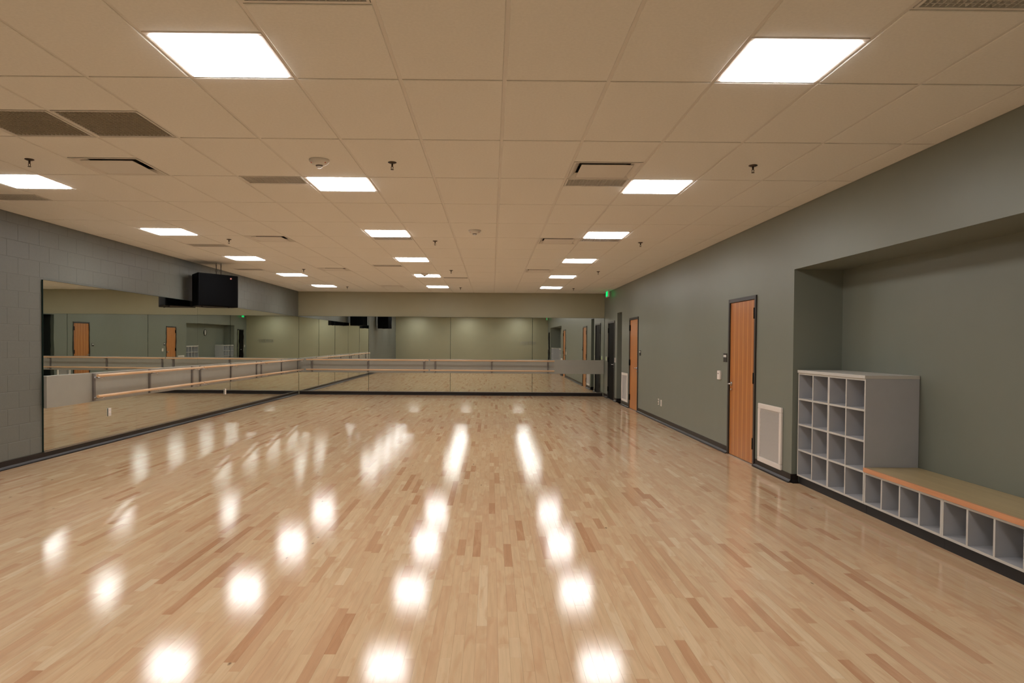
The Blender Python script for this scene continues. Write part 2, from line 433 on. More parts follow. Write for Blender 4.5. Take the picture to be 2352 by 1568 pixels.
# ------------------------------------------------------------------ ceiling: slab, tees, tiles
b = MB(); b.box(XL-0.1, ax+0.2, YB-0.12, YF+0.12, TOP, TOP+0.05)
ceiling = struct(b.build('ceiling', M['plenum']))
uY = lambda u: (u-1)*L
LIGHTS = [(c, u) for c in (-8, -3, 2) for u in (-2.0, 0.5, 3.0, 5.5, 8.0, 10.5, 13.0)]
DIFF = [(-6, 2.5), (1, 2.5), (-6, 6.0), (1, 6.0), (-6, 9.5), (1, 9.5), (-5, 13.0)]
EGG = [(-6, 1.5, .5), (-5, 1.5, .5), (-2, 0.0, .25), (3, 0.0, .25), (4, 0.0, .25), (-4, 3.0, .25), (1, 3.0, .25), (-9, 3.75, .25),
       (-8, 6.75, .25), (-3, 6.0, .25), (2, 6.0, .25), (-9, 9.75, .25), (-4, 9.0, .25), (-2, 11.0, .25)]
occ = {}
for c, u in LIGHTS: occ.setdefault(c, []).append((u, u+.5))
for c, u in DIFF: occ.setdefault(c, []).append((u, u+.5))
for c, u, d in EGG: occ.setdefault(c, []).append((u, u+d))
tiles = []; xtees = []
umin, umax = YB/L+1, YF/L+1
for c in range(-10, 6):
    xa, xb = max(c*W, XL), min((c+1)*W, XR)
    if xb-xa < 0.03: continue
    br = {umin, umax} | {float(k) for k in range(math.ceil(umin), math.floor(umax)+1)}
    for s, e in occ.get(c, []): br |= {s, e}
    br = sorted(br)
    for s, e in zip(br, br[1:]):
        if e-s < 0.02: continue
        if any(a <= s+1e-6 and e-1e-6 <= bb for a, bb in occ.get(c, [])): continue
        tiles.append((xa, xb, uY(s), uY(e)))
    for u in br[1:-1]: xtees.append((xa, xb, uY(u)))
cache = {}
def tile_mesh(w, d):
    key = (round(w, 3), round(d, 3))
    if key not in cache:
        mb = MB(); g = 0.010; e = 0.004
        x0, x1, y0, y1 = g, w-g, g, d-g
        v = [(x0, y0, 0.012), (x1, y0, 0.012), (x1, y1, 0.012), (x0, y1, 0.012), (x0, y0, -0.003), (x1, y0, -0.003), (x1, y1, -0.003), (x0, y1, -0.003),
             (x0+e, y0+e, -0.006), (x1-e, y0+e, -0.006), (x1-e, y1-e, -0.006), (x0+e, y1-e, -0.006)]
        mb.v = v
        for q in ((0, 1, 2, 3), (0, 4, 5, 1), (1, 5, 6, 2), (2, 6, 7, 3), (3, 7, 4, 0), (4, 8, 9, 5), (5, 9, 10, 6), (6, 10, 11, 7), (7, 11, 8, 4), (11, 10, 9, 8)):
            mb.f.append(q); mb.m.append(0); mb.smooth.append(False)
        cache[key] = mb.mesh('ceiling_tile', [M['ceil']])
    return cache[key]
tiles.sort(key=lambda t: t[2])
vis = [t for t in tiles if t[3] > -2.4]; rest = [t for t in tiles if t[3] <= -2.4]
if len(vis) > 300: rest += vis[300:]; vis = vis[:300]
for xa, xb, ya, yb in vis:
    link('ceiling_tile', tile_mesh(xb-xa, yb-ya), ceiling, (xa, ya, H))
mb = MB()
for xa, xb, ya, yb in rest: mb.box(xa+.01, xb-.01, ya+.01, yb-.01, H-.006, H+.012)
mb.build('distant_tiles', M['ceil'], ceiling)['kind'] = 'stuff'
mb = MB(); mb.box(-0.013, 0.013, YB, YF, -0.001, 0.025); main_me = mb.mesh('main_tee', [M['tee']])
for c in range(-9, 6): link('main_tee', main_me, ceiling, (c*W, 0, H))
cache2 = {}
xt = sorted(xtees, key=lambda t: t[2]); near_t = [t for t in xt if t[2] > -2.4]
far_t = [t for t in xt if t[2] <= -2.4] + near_t[300:]
for xa, xb, y in near_t[:300]:
    w = round(xb-xa, 3)
    if w not in cache2:
        mb = MB(); mb.box(0.013, w-0.013, -0.008, 0.008, 0.000, 0.02); cache2[w] = mb.mesh('cross_tee', [M['tee']])
    link('cross_tee', cache2[w], ceiling, (xa, y, H))
mb = MB()
for xa, xb, y in far_t: mb.box(xa+.013, xb-.013, y-.008, y+.008, H, H+.02)
mb.build('distant_tees', M['tee'], ceiling)['kind'] = 'stuff'
for nm, bx in (('trim_1', (XL, XL+.022, YB, YF)), ('trim_2', (XR-.022, XR, YB, YF)), ('trim_3', (XL+.022, XR-.022, YF-.022, YF)), ('trim_4', (XL+.022, XR-.022, YB, YB+.022))):
    b = MB(); b.box(*bx, H-0.003, H+0.02); struct(b.build(nm, M['tee']))

# ------------------------------------------------------------------ ceiling lamps
def light_proto():
    t = thing('ceiling_light', 'x', 'ceiling light', (0, 0, H))
    b = MB(); w = W/2-0.006; d = 0.3048-0.006; i = 0.026; z = H-0.006
    for (x0, x1, y0, y1) in ((-w, w, -d, -d+i), (-w, w, d-i, d), (-w, -w+i, -d+i, d-i), (w-i, w, -d+i, d-i)):
        b.box(x0, x1, y0, y1, z, H+0.01)
    o = b.build('frame', M['white'], t); bevel(o, 0.003)
    b = MB(); b.box(-w+0.004, w-0.004, -d+0.004, d-0.004, H+0.012, H+0.09); b.build('housing', M['white'], t)
    # lens with small rounded corners
    lw, ld, r = w-i, d-i, 0.012; poly = []
    for cx, cy, a0_ in ((lw-r, ld-r, 0), (-lw+r, ld-r, 90), (-lw+r, -ld+r, 180), (lw-r, -ld+r, 270)):
        for k in range(5):
            a = math.radians(a0_+k*22.5); poly.append((cx+r*math.cos(a), cy+r*math.sin(a)))
    b = MB(); b.prism(poly, H-0.012, H+0.004); b.build('lens', M['lens'], t)
    return t
lp = light_proto(); first = True
ordn = {-2.0: 'against the back wall', 3.0: 'third from back wall', 5.5: 'fourth from back wall',
        10.5: 'second from far mirrors', 13.0: 'closest to far mirrors'}
ordn[8.0] = 'third from far mirrors'
ordn[0.5] = 'second from back wall'
coln = {-8: 'in the block wall row', -3: 'in the middle row', 2: 'in the door side row'}
for c, u in LIGHTS:
    pos = ((c+.5)*W, uY(u+.25), H)
    o = lp if first else copy_tree(lp)
    first = False
    o.location = pos; o['label'] = 'square lit ceiling lamp %s, %s' % (coln[c], ordn[u])
    o['group'] = 'square recessed ceiling lamps'

# ------------------------------------------------------------------ supply diffusers and return grilles
def diffuser_proto():
    t = thing('air_diffuser', 'x', 'ceiling vent', (0, 0, H)); w = W/2-0.014; d = 0.3048-0.010
    b = MB()
    # lip, sloped bowl, dark neck above a flush centre plaque
    ring = [(w, d, H-.002), (w, d, H-.007), (w-.016, d-.016, H-.007), (w-.066, d-.066, H+.034)]
    def rings(rs):
        for (a, b_, z), (a2, b2, z2) in zip(rs, rs[1:]):
            for q in (((-a, -b_, z), (a, -b_, z), (a2, -b2, z2), (-a2, -b2, z2)), ((a, -b_, z), (a, b_, z), (a2, b2, z2), (a2, -b2, z2)),
                      ((a, b_, z), (-a, b_, z), (-a2, b2, z2), (a2, b2, z2)), ((-a, b_, z), (-a, -b_, z), (-a2, -b2, z2), (-a2, b2, z2))): b.quad(*q)
    rings(ring); b.build('housing', M['tee'], t, fix=False)
    b = MB(); a, c = w-.066, d-.066; rings([(a, c, H+.034), (a, c, H+.09)]); b.quad((-a, -c, H+.09), (a, -c, H+.09), (a, c, H+.09), (-a, c, H+.09)); b.build('neck', M['dark_in'], t, fix=False)
    b = MB(); b.box(-w+.07, w-.07, -d+.07, d-.07, H-.011, H-.005); bevel(b.build('plaque', M['tee'], t), .002)
    return t
dp = diffuser_proto()
dl = {(-6, 2.5): 'square plaque air diffuser between the dark twin return grilles and the block wall lamp', (1, 2.5): 'square plaque air diffuser nearest the camera on the door side, touching a narrow grey grille',
      (-6, 6.0): 'square plaque air diffuser on the block wall side, second from the camera', (1, 6.0): 'square plaque air diffuser on the door side, second from the camera',
      (-6, 9.5): 'square plaque air diffuser on the block wall side, third from the camera', (1, 9.5): 'square plaque air diffuser on the door side, third from the camera',
      (-5, 13.0): 'square plaque air diffuser closest to the far mirror wall'}
for n, (c, u) in enumerate(DIFF):
    o = dp if n == 0 else copy_tree(dp)
    o.location = ((c+.5)*W, uY(u+.25), H); o['label'] = dl[(c, u)]; o['group'] = 'supply air diffusers in the ceiling'
egl = {(-6, 1.5): 'dark square return air grille of the twin pair, the one toward the block wall', (-5, 1.5): 'dark square return air grille of the twin pair, the one toward the middle',
       (-2, 0.0): 'narrow return grille cut by the top edge of the picture, near the middle lamp row', (3, 0.0): 'narrow dark return grille beside the nearest door side lamp',
       (4, 0.0): 'narrow dark return grille in the top corner over the cubby wall', (-4, 3.0): 'narrow grey return grille beside the middle row lamp and smoke detector',
       (1, 3.0): 'narrow grey return grille touching the nearest door side diffuser', (-9, 3.75): 'narrow grey return grille by the block wall, nearest the camera',
       (-8, 6.75): 'narrow grey return grille by the block wall, beside a sprinkler', (-3, 6.0): 'narrow grey return grille directly behind the fourth middle row lamp',
       (2, 6.0): 'narrow grey return grille directly behind the fourth door side lamp', (-9, 9.75): 'narrow grey return grille just past the hanging loudspeaker',
       (-4, 9.0): 'faint narrow return grille between the middle row and the third far diffuser', (-2, 11.0): 'faint narrow return grille near the far end of the middle row'}
for c, u, dd in EGG:
    y0, y1 = uY(u)+.012, uY(u+dd)-.012; x0, x1 = c*W+.016, (c+1)*W-.016
    ctr = ((x0+x1)/2, (y0+y1)/2, H)
    t = thing('return_grille', egl[(c, u)], 'ceiling vent', ctr, 'return air grilles in the ceiling')
    b = MB(); e = .014
    for bx in ((x0, x1, y0, y0+e), (x0, x1, y1-e, y1), (x0, x0+e, y0+e, y1-e), (x1-e, x1, y0+e, y1-e)): b.box(*bx, H-.006, H+.012)
    b.build('frame', M['tee'], t)
    b = MB(); b.box(x0, x1, y0, y1, H+.045, H+.05); b.build('backing', M['egg_back'], t)
    b = MB(); s = .030
    nx = int((x1-x0-2*e)/s); ny = int((y1-y0-2*e)/s)
    for k in range(1, nx): x = x0+e+(x1-x0-2*e)*k/nx; b.box(x-.0015, x+.0015, y0+e, y1-e, H-.003, H+.022)
    for k in range(1, ny): y = y0+e+(y1-y0-2*e)*k/ny; b.box(x0+e, x1-e, y-.0015, y+.0015, H-.003, H+.022)
    b.build('lattice', M['egg_dark'] if dd > .3 else M['tee'], t, fix=False)['kind'] = 'stuff'

# ------------------------------------------------------------------ sprinklers and detectors
def sprinkler():
    t = thing('fire_sprinkler', 'x', 'sprinkler', (0, 0, H))
    b = MB(); b.lathe((0, 0, H), [(0, -.004), (.036, -.006), (.037, -.010), (.020, -.018), (0, -.018)]); b.build('escutcheon', M['sprk'], t)
    b = MB(); b.tube((0, 0, H-.018), (0, 0, H-.045), .008); b.tube((-.009, 0, H-.045), (-.006, 0, H-.066), .0025, 8); b.tube((.009, 0, H-.045), (.006, 0, H-.066), .0025, 8)
    b.build('body', M['sprk'], t)
    b = MB(); b.lathe((0, 0, H), [(0, -.066), (.013, -.067), (.014, -.070), (0, -.071)]); b.build('deflector', M['sprk'], t)
    return t
sp = sprinkler(); k = 0
rows = {2.55: 'nearest the camera', 6.3: 'second from the camera', 9.75: 'second from the far wall', 13.42: 'nearest the far wall'}
cols = {-6.55: 'on the block wall side', -1.51: 'near the middle lamp row', 3.53: 'on the door side'}
for c, cn in cols.items():
    for u, rn in rows.items():
        o = sp if k == 0 else copy_tree(sp); k += 1
        o.location = (c*W, uY(u), H); o['label'] = 'small dark ceiling sprinkler %s, %s' % (cn, rn); o['group'] = 'ceiling sprinklers'
def detector(loc, label):
    t = thing('smoke_detector', label, 'smoke detector', loc, 'ceiling smoke detectors'); x, y, z = loc
    b = MB(); b.lathe((x, y, z), [(0, .0), (.082, .0), (.086, -.012), (.082, -.024), (.062, -.044), (.035, -.052), (0, -.054)], seg=32); b.build('base', M['tee'], t)
    b = MB(); b.lathe((x, y, z), [(.030, -.050), (.030, -.058), (.024, -.062)]); b.build('collar', M['steel'], t)
    b = MB(); b.lathe((x, y, z), [(.024, -.058), (.023, -.068), (.015, -.076), (0, -.079)]); b.build('sensor', M['clear'], t)
    b = MB()
    for s in (-1, 1): b.lathe((x+s*.056, y-.035, z-.034), [(0, -.008), (.007, -.004), (.007, .006)], seg=10)
    b.build('indicator', M['red'], t)
detector((-2.5*W, uY(2.5), H), 'round smoke detector with a clear tip just before the middle row lamp')
detector((-.5*W, uY(5.47), H), 'round smoke detector on plain tiles in the middle of the ceiling')
detector((-2.52*W, uY(10.3), H), 'round smoke detector overlapping a far lamp of the middle row')

# ------------------------------------------------------------------ baseboards (vented cove base: face + foot)
def base_run(name, segs):
    """segs: list of (axis, const, a, b, sign) ; sign points into the room"""
    b = MB()
    for ax_, c, p, q, s in segs:
        def bb(t0, t1, z0, z1):
            lo, hi = sorted((c+s*t0, c+s*t1))
            if ax_ == 'x': b.box(lo, hi, p, q, z0, z1)
            else: b.box(p, q, lo, hi, z0, z1)
        bb(0, .008, .02, .098)
        # cove foot, two steps
        pts = [(0, 0), (.042, 0), (.042, .006), (.026, .012), (.018, .022), (.008, .034), (0, .034)]
        n = len(b.v)
        for e in (p, q):
            for t, z in pts: b.v.append((c+s*t, e, z) if ax_ == 'x' else (e, c+s*t, z))
        k = len(pts)
        for i in range(k):
            j = (i+1) % k; b.f.append((n+i, n+j, n+k+j, n+k+i)); b.m.append(0); b.smooth.append(False)
        b.f.append(tuple(range(n, n+k))); b.m.append(0); b.smooth.append(False)
        b.f.append(tuple(reversed(range(n+k, n+2*k)))); b.m.append(0); b.smooth.append(False)
    return struct(b.build(name, M['base']))
base_run('baseboard_left', [('x', XL, YB, YF-.001, 1)])
base_run('baseboard_far', [('y', YF, XL+.043, XR-.043, -1)])
base_run('baseboard_back', [('y', YB, XL+.043, XR-.043, 1)])
D = DOORS
base_run('baseboard_right', [('x', XR, ALC[1], D[1][0], -1), ('x', XR, D[1][1], D[2][0], -1), ('x', XR, D[2][1], OPEN[0], -1), ('x', XR, OPEN[1], D[3][0], -1), ('x', XR, D[3][1], YF-.001, -1),
                             ('x', XR, D[4][1], ALC[0], -1), ('x', XR, YB, D[4][0], -1), ('y', ALC[1], XR, 3.375, -1), ('y', OPEN[1], XR, XR+1.9, -1), ('y', OPEN[0], XR, XR+1.9, 1)])

# ------------------------------------------------------------------ mirrors
def mirror_far(x0, x1, label, dz, yawr):
    z0, z1 = .105, 2.335; y = YF-.012
    t = thing('wall_mirror', label, 'mirror', ((x0+x1)/2, YF, z0), 'mirror panels along the walls')
    b = MB(); g = .0015; e = .004
    a, c = x0+g, x1-g
    b.quad((a+e, y-.006, z0+e), (c-e, y-.006, z0+e), (c-e, y-.006, z1-e), (a+e, y-.006, z1-e), 0)
    for q in (((a, y-.004, z0), (c, y-.004, z0), (c-e, y-.006, z0+e), (a+e, y-.006, z0+e)), ((c, y-.004, z0), (c, y-.004, z1), (c-e, y-.006, z1-e), (c-e, y-.006, z0+e)),
              ((c, y-.004, z1), (a, y-.004, z1), (a+e, y-.006, z1-e), (c-e, y-.006, z1-e)), ((a, y-.004, z1), (a, y-.004, z0), (a+e, y-.006, z0+e), (a+e, y-.006, z1-e))):
        b.quad(*q, 1)
    b.quad((a, y, z0), (a, y, z1), (a, y-.004, z1), (a, y-.004, z0), 1); b.quad((c, y, z0), (c, y-.004, z0), (c, y-.004, z1), (c, y, z1), 1)
    b.quad((a, y, z1), (c, y, z1), (c, y-.004, z1), (a, y-.004, z1), 1); b.quad((a, y, z0), (a, y-.004, z0), (c, y-.004, z0), (c, y, z0), 1)
    o = b.build('mirror_glass', [M['mirror'], M['glass_edge']], t, loc=((x0+x1)/2, YF, z0), fix=False)
    o.rotation_euler = (dz, 0, yawr)
    b = MB(); b.box(a, c, YF-.011, YF, z0, z1); b.build('backing', M['glass_edge'], t)
    b = MB(); b.box(a, c, YF-.026, YF-.022, z0-.010, z0+.008); b.box(a, c, YF-.022, YF, z0-.010, z0-.006); b.build('channel', M['channel'], t)
fx = [XL+.02, -3.734, -1.292, 1.154, XR-.004]
for i, (lab, dz, yw) in enumerate((('tall mirror panel on the far wall, in the corner with the block wall', .0026, .0002), ('tall mirror panel on the far wall, second from the block wall corner', .0026, -.0004),
                               ('tall mirror panel on the far wall, second from the door side corner', .0025, .0001), ('tall mirror panel on the far wall, in the corner by the black door', .0027, -.0002))):
    mirror_far(fx[i], fx[i+1], lab, dz, yw)
def mirror_left(y0, y1, label, tilt, yawr):
    z0, z1 = .105, 2.315; x = XL+.016
    t = thing('wall_mirror', label, 'mirror', (XL, (y0+y1)/2, z0), 'mirror panels along the walls')
    b = MB(); g = .0015; e = .004; a, c = y0+g, y1-g
    b.quad((x+.006, a+e, z0+e), (x+.006, c-e, z0+e), (x+.006, c-e, z1-e), (x+.006, a+e, z1-e), 0)
    for q in (((x+.004, a, z0), (x+.004, c, z0), (x+.006, c-e, z0+e), (x+.006, a+e, z0+e)), ((x+.004, c, z0), (x+.004, c, z1), (x+.006, c-e, z1-e), (x+.006, c-e, z0+e)),
              ((x+.004, c, z1), (x+.004, a, z1), (x+.006, a+e, z1-e), (x+.006, c-e, z1-e)), ((x+.004, a, z1), (x+.004, a, z0), (x+.006, a+e, z0+e), (x+.006, a+e, z1-e))):
        b.quad(*q, 1)
    for yy in (a, c): b.quad((x, yy, z0), (x, yy, z1), (x+.004, yy, z1), (x+.004, yy, z0), 1)
    for zz in (z0, z1): b.quad((x, a, zz), (x, c, zz), (x+.004, c, zz), (x+.004, a, zz), 1)
    o = b.build('mirror_glass', [M['mirror'], M['glass_edge']], t, loc=(XL, (y0+y1)/2, z0), fix=False)
    o.rotation_euler = (0, tilt, yawr)
    b = MB(); b.box(XL, XL+.015, a, c, z0, z1); b.build('backing', M['glass_edge'], t)
    b = MB(); b.box(XL+.026, XL+.030, a, c, z0-.010, z0+.008); b.box(XL, XL+.026, a, c, z0-.010, z0-.006); b.build('channel', M['channel'], t)
ly = [4.955, 7.33, 9.72, 12.14, 14.57, YF-.03]
for i, (lab, tl, yw) in enumerate((('tall mirror panel on the block wall, the one nearest the camera', .0014, -.0027), ('tall mirror panel on the block wall, second from the camera, under the loudspeaker', .0012, -.0015),
                                  ('middle of the five tall mirror panels on the block wall', .0020, -.0022), ('tall mirror panel on the block wall, second from the far corner', .0015, -.0025),
                                  ('tall mirror panel on the block wall, in the far corner', .0014, -.0020))):
    mirror_left(ly[i], ly[i+1], lab, tl, yw)

# ------------------------------------------------------------------ barre backing boards and barres
b = MB(); b.box(XL+.045, XR-.01, YF-.062, YF-.024, .665, 1.078)
o = b.build('barre_board', M['band']); bevel(o, .002); tag(o, 'long painted grey board across the far mirrors, carrying the barres', 'wall board')
b = MB(); b.box(XL+.028, XL+.066, 4.95, YF-.064, .665, 1.078)
o = b.build('barre_board', M['band']); bevel(o, .002); tag(o, 'long painted grey board across the block wall mirrors, carrying the barres', 'wall board')

def barre(axis, start, posts, end, label):
    """two wooden rails on three steel wall posts. axis 'y': on the block wall; 'x': on the far wall"""
    if axis == 'y': face = XL+.066; P = lambda a, off, z: (face+off, a, z)
    else: face = YF-.062; P = lambda a, off, z: (a, face-off, z)
    OFF = .150; mid = (start+end)/2
    t = thing('ballet_barre', label, 'barre', P(mid, 0, .68), 'double wooden barres on the mirror boards')
    for z in (1.045, .752):
        b = MB(); b.tube(P(start, OFF, z), P(end, OFF, z), .0205, 24); bevel(b.build('rail', M['rail' if axis == 'y' else 'railx'], t), .002)
    for a in posts:
        b = MB(); w = .026
        x0, y0, z0 = P(a-w, 0, .68); x1, y1, z1 = P(a+w, .024, 1.072)
        b.box(min(x0, x1), max(x0, x1), min(y0, y1), max(y0, y1), z0, z1)
        po = b.build('post', M['steel'], t); bevel(po, .003)
        for z in (1.045, .752):
            b = MB(); zz = z-.034
            b.tube(P(a, .020, zz), P(a, OFF+.006, zz), .009, 12)
            b.tube(P(a, .022, zz), P(a, .034, zz), .016, 12)
            b.tube(P(a, OFF, zz), P(a, OFF, z-.018), .009, 10)
            b.build('arm', M['chrome'], po)
for s, ps, e, lab in ((5.86, (6.01, 7.67, 9.35), 9.515, 'double wooden barre on the block wall, nearest the camera'),
                      (9.545, (9.72, 11.36, 13.05), 13.20, 'middle double wooden barre on the block wall'),
                      (13.23, (13.41, 15.09, 16.70), 16.80, 'double wooden barre on the block wall, ending at the far corner')):
    barre('y', s, ps, e, lab)
for s, ps, e, lab in ((-5.545, (-5.40, -3.74, -2.07), -1.925, 'double wooden barre on the far wall, next to the block wall corner'),
                      (-1.885, (-1.74, -.055, 1.62), 1.80, 'double wooden barre on the far wall, ending before the black door')):
    barre('x', s, ps, e, lab)

# ------------------------------------------------------------------ doors
def door(n, leaf_mat, hinge_near, label_leaf, leaf=True, holder=False):
    y0, y1, z1 = DOORS[n]; fw = .05
    d = bpy.data.objects.new('door_%d' % n, None); COL.objects.link(d); d.location = (XR, (y0+y1)/2, 0); d['kind'] = 'structure'
    b = MB()
    for (a, c, e, f) in ((y0, y0+fw, 0, z1), (y1-fw, y1, 0, z1), (y0+fw, y1-fw, z1-fw, z1)):
        b.box(XR-.018, XR+.125, a, c, e, f)
    # stop
    for (a, c, e, f) in ((y0+fw, y0+fw+.014, 0, z1-fw), (y1-fw-.014, y1-fw, 0, z1-fw), (y0+fw+.014, y1-fw-.014, z1-fw-.014, z1-fw)):
        b.box(XR+.05, XR+.10, a, c, e, f)
    bevel(b.build('door_frame', M['frame'], d), .003)
    if not leaf: return d
    b = MB(); ly0, ly1 = y0+fw+.004, y1-fw-.004
    b.box(XR+.002, XR+.046, ly0, ly1, .012, z1-fw-.004)
    lf = b.build('door_leaf', leaf_mat, d); lf['label'] = label_leaf
    b = MB(); b.box(XR-.016, XR+.12, y0+fw, y1-fw, .0005, .009); b.build('threshold', M['channel'], d)
    hy = y0+fw if hinge_near else y1-fw
    hs = (1.95, 1.115, .275)
    for z in hs:
        b = MB(); b.tube((XR-.012, hy, z-.07), (XR-.012, hy, z+.07), .014, 12)
        s = 1 if hinge_near else -1
        b.box(XR-.006, XR+.004, min(hy, hy+s*.055), max(hy, hy+s*.055), z-.07, z+.07)
        b.build('hinge', M['black'], lf)
    ky = y1-fw-.07 if hinge_near else y0+fw+.07
    s = -1 if hinge_near else 1
    b = MB(); b.tube((XR+.002, ky, 1.0), (XR-.010, ky, 1.0), .030, 20); b.tube((XR-.008, ky, 1.0), (XR-.055, ky, 1.0), .010, 12)
    b.tube((XR-.052, ky, 1.0), (XR-.052, ky+s*.11, 1.0), .009, 12); b.tube((XR-.002, ky, .92), (XR-.010, ky, .92), .014, 12)
    b.build('door_handle', M['chrome'], lf)
    return d
door(1, M['door'], True, 'orange-brown veneer door leaf')
door(2, M['door'], False, 'orange-brown veneer door leaf')
door(3, M['black'], False, 'black door leaf, standing in for a dark open doorway')  # leaf coloured black for the unlit depth of an open doorway
d4 = door(4, M['black'], True, '', leaf=False)
# entrance: one black leaf shut, the narrow leaf folded back into the hall
y0, y1, z1 = DOORS[4]
b = MB(); b.box(XR+.002, XR+.046, y0+.054, y0+.56, .012, z1-.054)
lf = b.build('door_leaf', M['black'], d4); lf['label'] = 'black door leaf, shut'
b = MB(); b.tube((XR-.055, y0+.50, 1.0), (XR+.002, y0+.50, 1.0), .01, 10); b.tube((XR-.052, y0+.50, 1.0), (XR-.052, y0+.40, 1.0), .009, 10)
b.build('door_handle', M['chrome'], lf)
b = MB(); b.box(XR+.13, XR+.52, y1-.05, y1-.006, .012, z1-.054); lf = b.build('door_leaf', M['black'], d4); lf['label'] = 'black door leaf folded back into the hall'

# ------------------------------------------------------------------ return air wall grilles
def wall_grille(y0, y1, z0, z1, label):
    t = thing('wall_grille', label, 'wall vent', (XR, (y0+y1)/2, z0)); e = .062; x0, x1 = XR-.026, XR
    b = MB()
    for bx in ((y0, y1, z0, z0+e), (y0, y1, z1-e, z1), (y0, y0+e, z0+e, z1-e), (y1-e, y1, z0+e, z1-e)): b.box(x0, x1, *bx)
    o = b.build('frame', M['white'], t); bevel(o, .006)
    b = MB(); b.box(XR-.004, XR-.001, y0+e, y1-e, z0+e, z1-e); b.build('backing', M['dark_in'], t)
    b = MB(); k = int((z1-z0-2*e)/.0138)
    for i in range(k):
        z = z0+e+(i+.5)*(z1-z0-2*e)/k
        n = len(b.v)
        b.v += [(x0+.004, y, z+q) for y in (y0+e, y1-e) for q in (-.0060, -.0045)] + [(XR-.005, y, z+q) for y in (y0+e, y1-e) for q in (.0022, .0036)]
        # slanted blade: front-low to back-high
        for q in ((0, 1, 3, 2), (4, 6, 7, 5), (0, 2, 6, 4), (1, 5, 7, 3), (0, 4, 5, 1), (2, 3, 7, 6)):
            b.f.append(tuple(n+i_ for i_ in q)); b.m.append(0); b.smooth.append(False)
    b.build('louvre_blades', M['white'], t)['kind'] = 'stuff'
wall_grille(3.975, 4.69, .095, .818, 'white louvred return grille low between the near wooden door and the cubbies')
wall_grille(13.28, 14.05, .122, .838, 'white louvred return grille low between the far wooden door and tall opening')

# ------------------------------------------------------------------ small wall fittings
def plate(name, label, cat, y, z, w, h, parts, group=None, x=XR, s=-1, m=None):
    """plate on a wall facing s*X"""
    t = thing(name, label, cat, (x, y, z), group)
    lo, hi = sorted((x, x+s*.008))
    b = MB(); b.box(lo, hi, y-w/2, y+w/2, z-h/2, z+h/2); bevel(b.build('cover_plate', m or M['white'], t), .003)
    for nm, dy, dz, pw, ph, dx, pm in parts:
        lo, hi = sorted((x+s*.008, x+s*(.008+dx)))
        b = MB(); b.box(lo, hi, y+dy-pw/2, y+dy+pw/2, z+dz-ph/2, z+dz+ph/2); bevel(b.build(nm, pm, t), .001)
    return t
sockets = [('socket', 0, .028, .034, .026, .003, M['frame']), ('socket', 0, -.028, .034, .026, .003, M['frame'])]
socket_w = [('socket', 0, .028, .034, .026, .004, M['tee']), ('socket', 0, -.028, .034, .026, .004, M['tee'])]
plate('power_outlet', 'white double power outlet low on the door wall, the one toward the far wooden door', 'power outlet', 10.06, .40, .075, .12, sockets, 'outlets low on the door wall')
plate('data_outlet', 'white blank wall plate beside the power outlet low on the door wall', 'wall plate', 9.84, .39, .085, .125, [('cover_button', 0, 0, .03, .05, .004, M['tee'])])
plate('room_sign', 'small black room sign with a pale strip beside the near wooden door', 'sign', 6.02, 1.36, .15, .125, [('name_strip', 0, .022, .12, .032, .003, M['tee'])], m=M['frame'])
plate('room_sign', 'small black room sign with a pale strip beside the far wooden door', 'sign', 11.885, 1.36, .14, .12, [('name_strip', 0, .022, .10, .03, .003, M['tee'])], m=M['frame'])
t = thing('wall_control', 'white slim wall control box with a dark button beside the near wooden door', 'thermostat', (XR, 6.24, 1.10))
b = MB(); b.box(XR-.03, XR, 6.185, 6.305, 1.035, 1.165); bevel(b.build('housing', M['white'], t), .006)
b = MB(); b.box(XR-.034, XR-.03, 6.235, 6.255, 1.115, 1.130); b.build('button', M['frame'], t)
plate('light_switch', 'white light switch plate beside the black door frame', 'light switch', 15.14, 1.125, .12, .13, [('rocker', 0, 0, .04, .07, .005, M['tee'])])
plate('light_switch', 'greenish glowing switch between the black door and the far mirror', 'light switch', 16.62, 1.14, .10, .125, [('rocker', 0, 0, .05, .08, .005, M['glow'])])
plate('light_switch', 'white light switch near the entrance door behind the camera', 'light switch', -4.12, 1.2, .12, .13, [('rocker', 0, 0, .04, .07, .005, M['tee'])])
for yy, lab in ((6.51, 'white power outlet low on the mirror nearest the camera'), (11.15, 'white power outlet low on the middle mirror of the block wall')):
    plate('power_outlet', lab, 'power outlet', yy, .47, .075, .12, socket_w, 'outlets set in the mirrors', x=XL+.030, s=1)

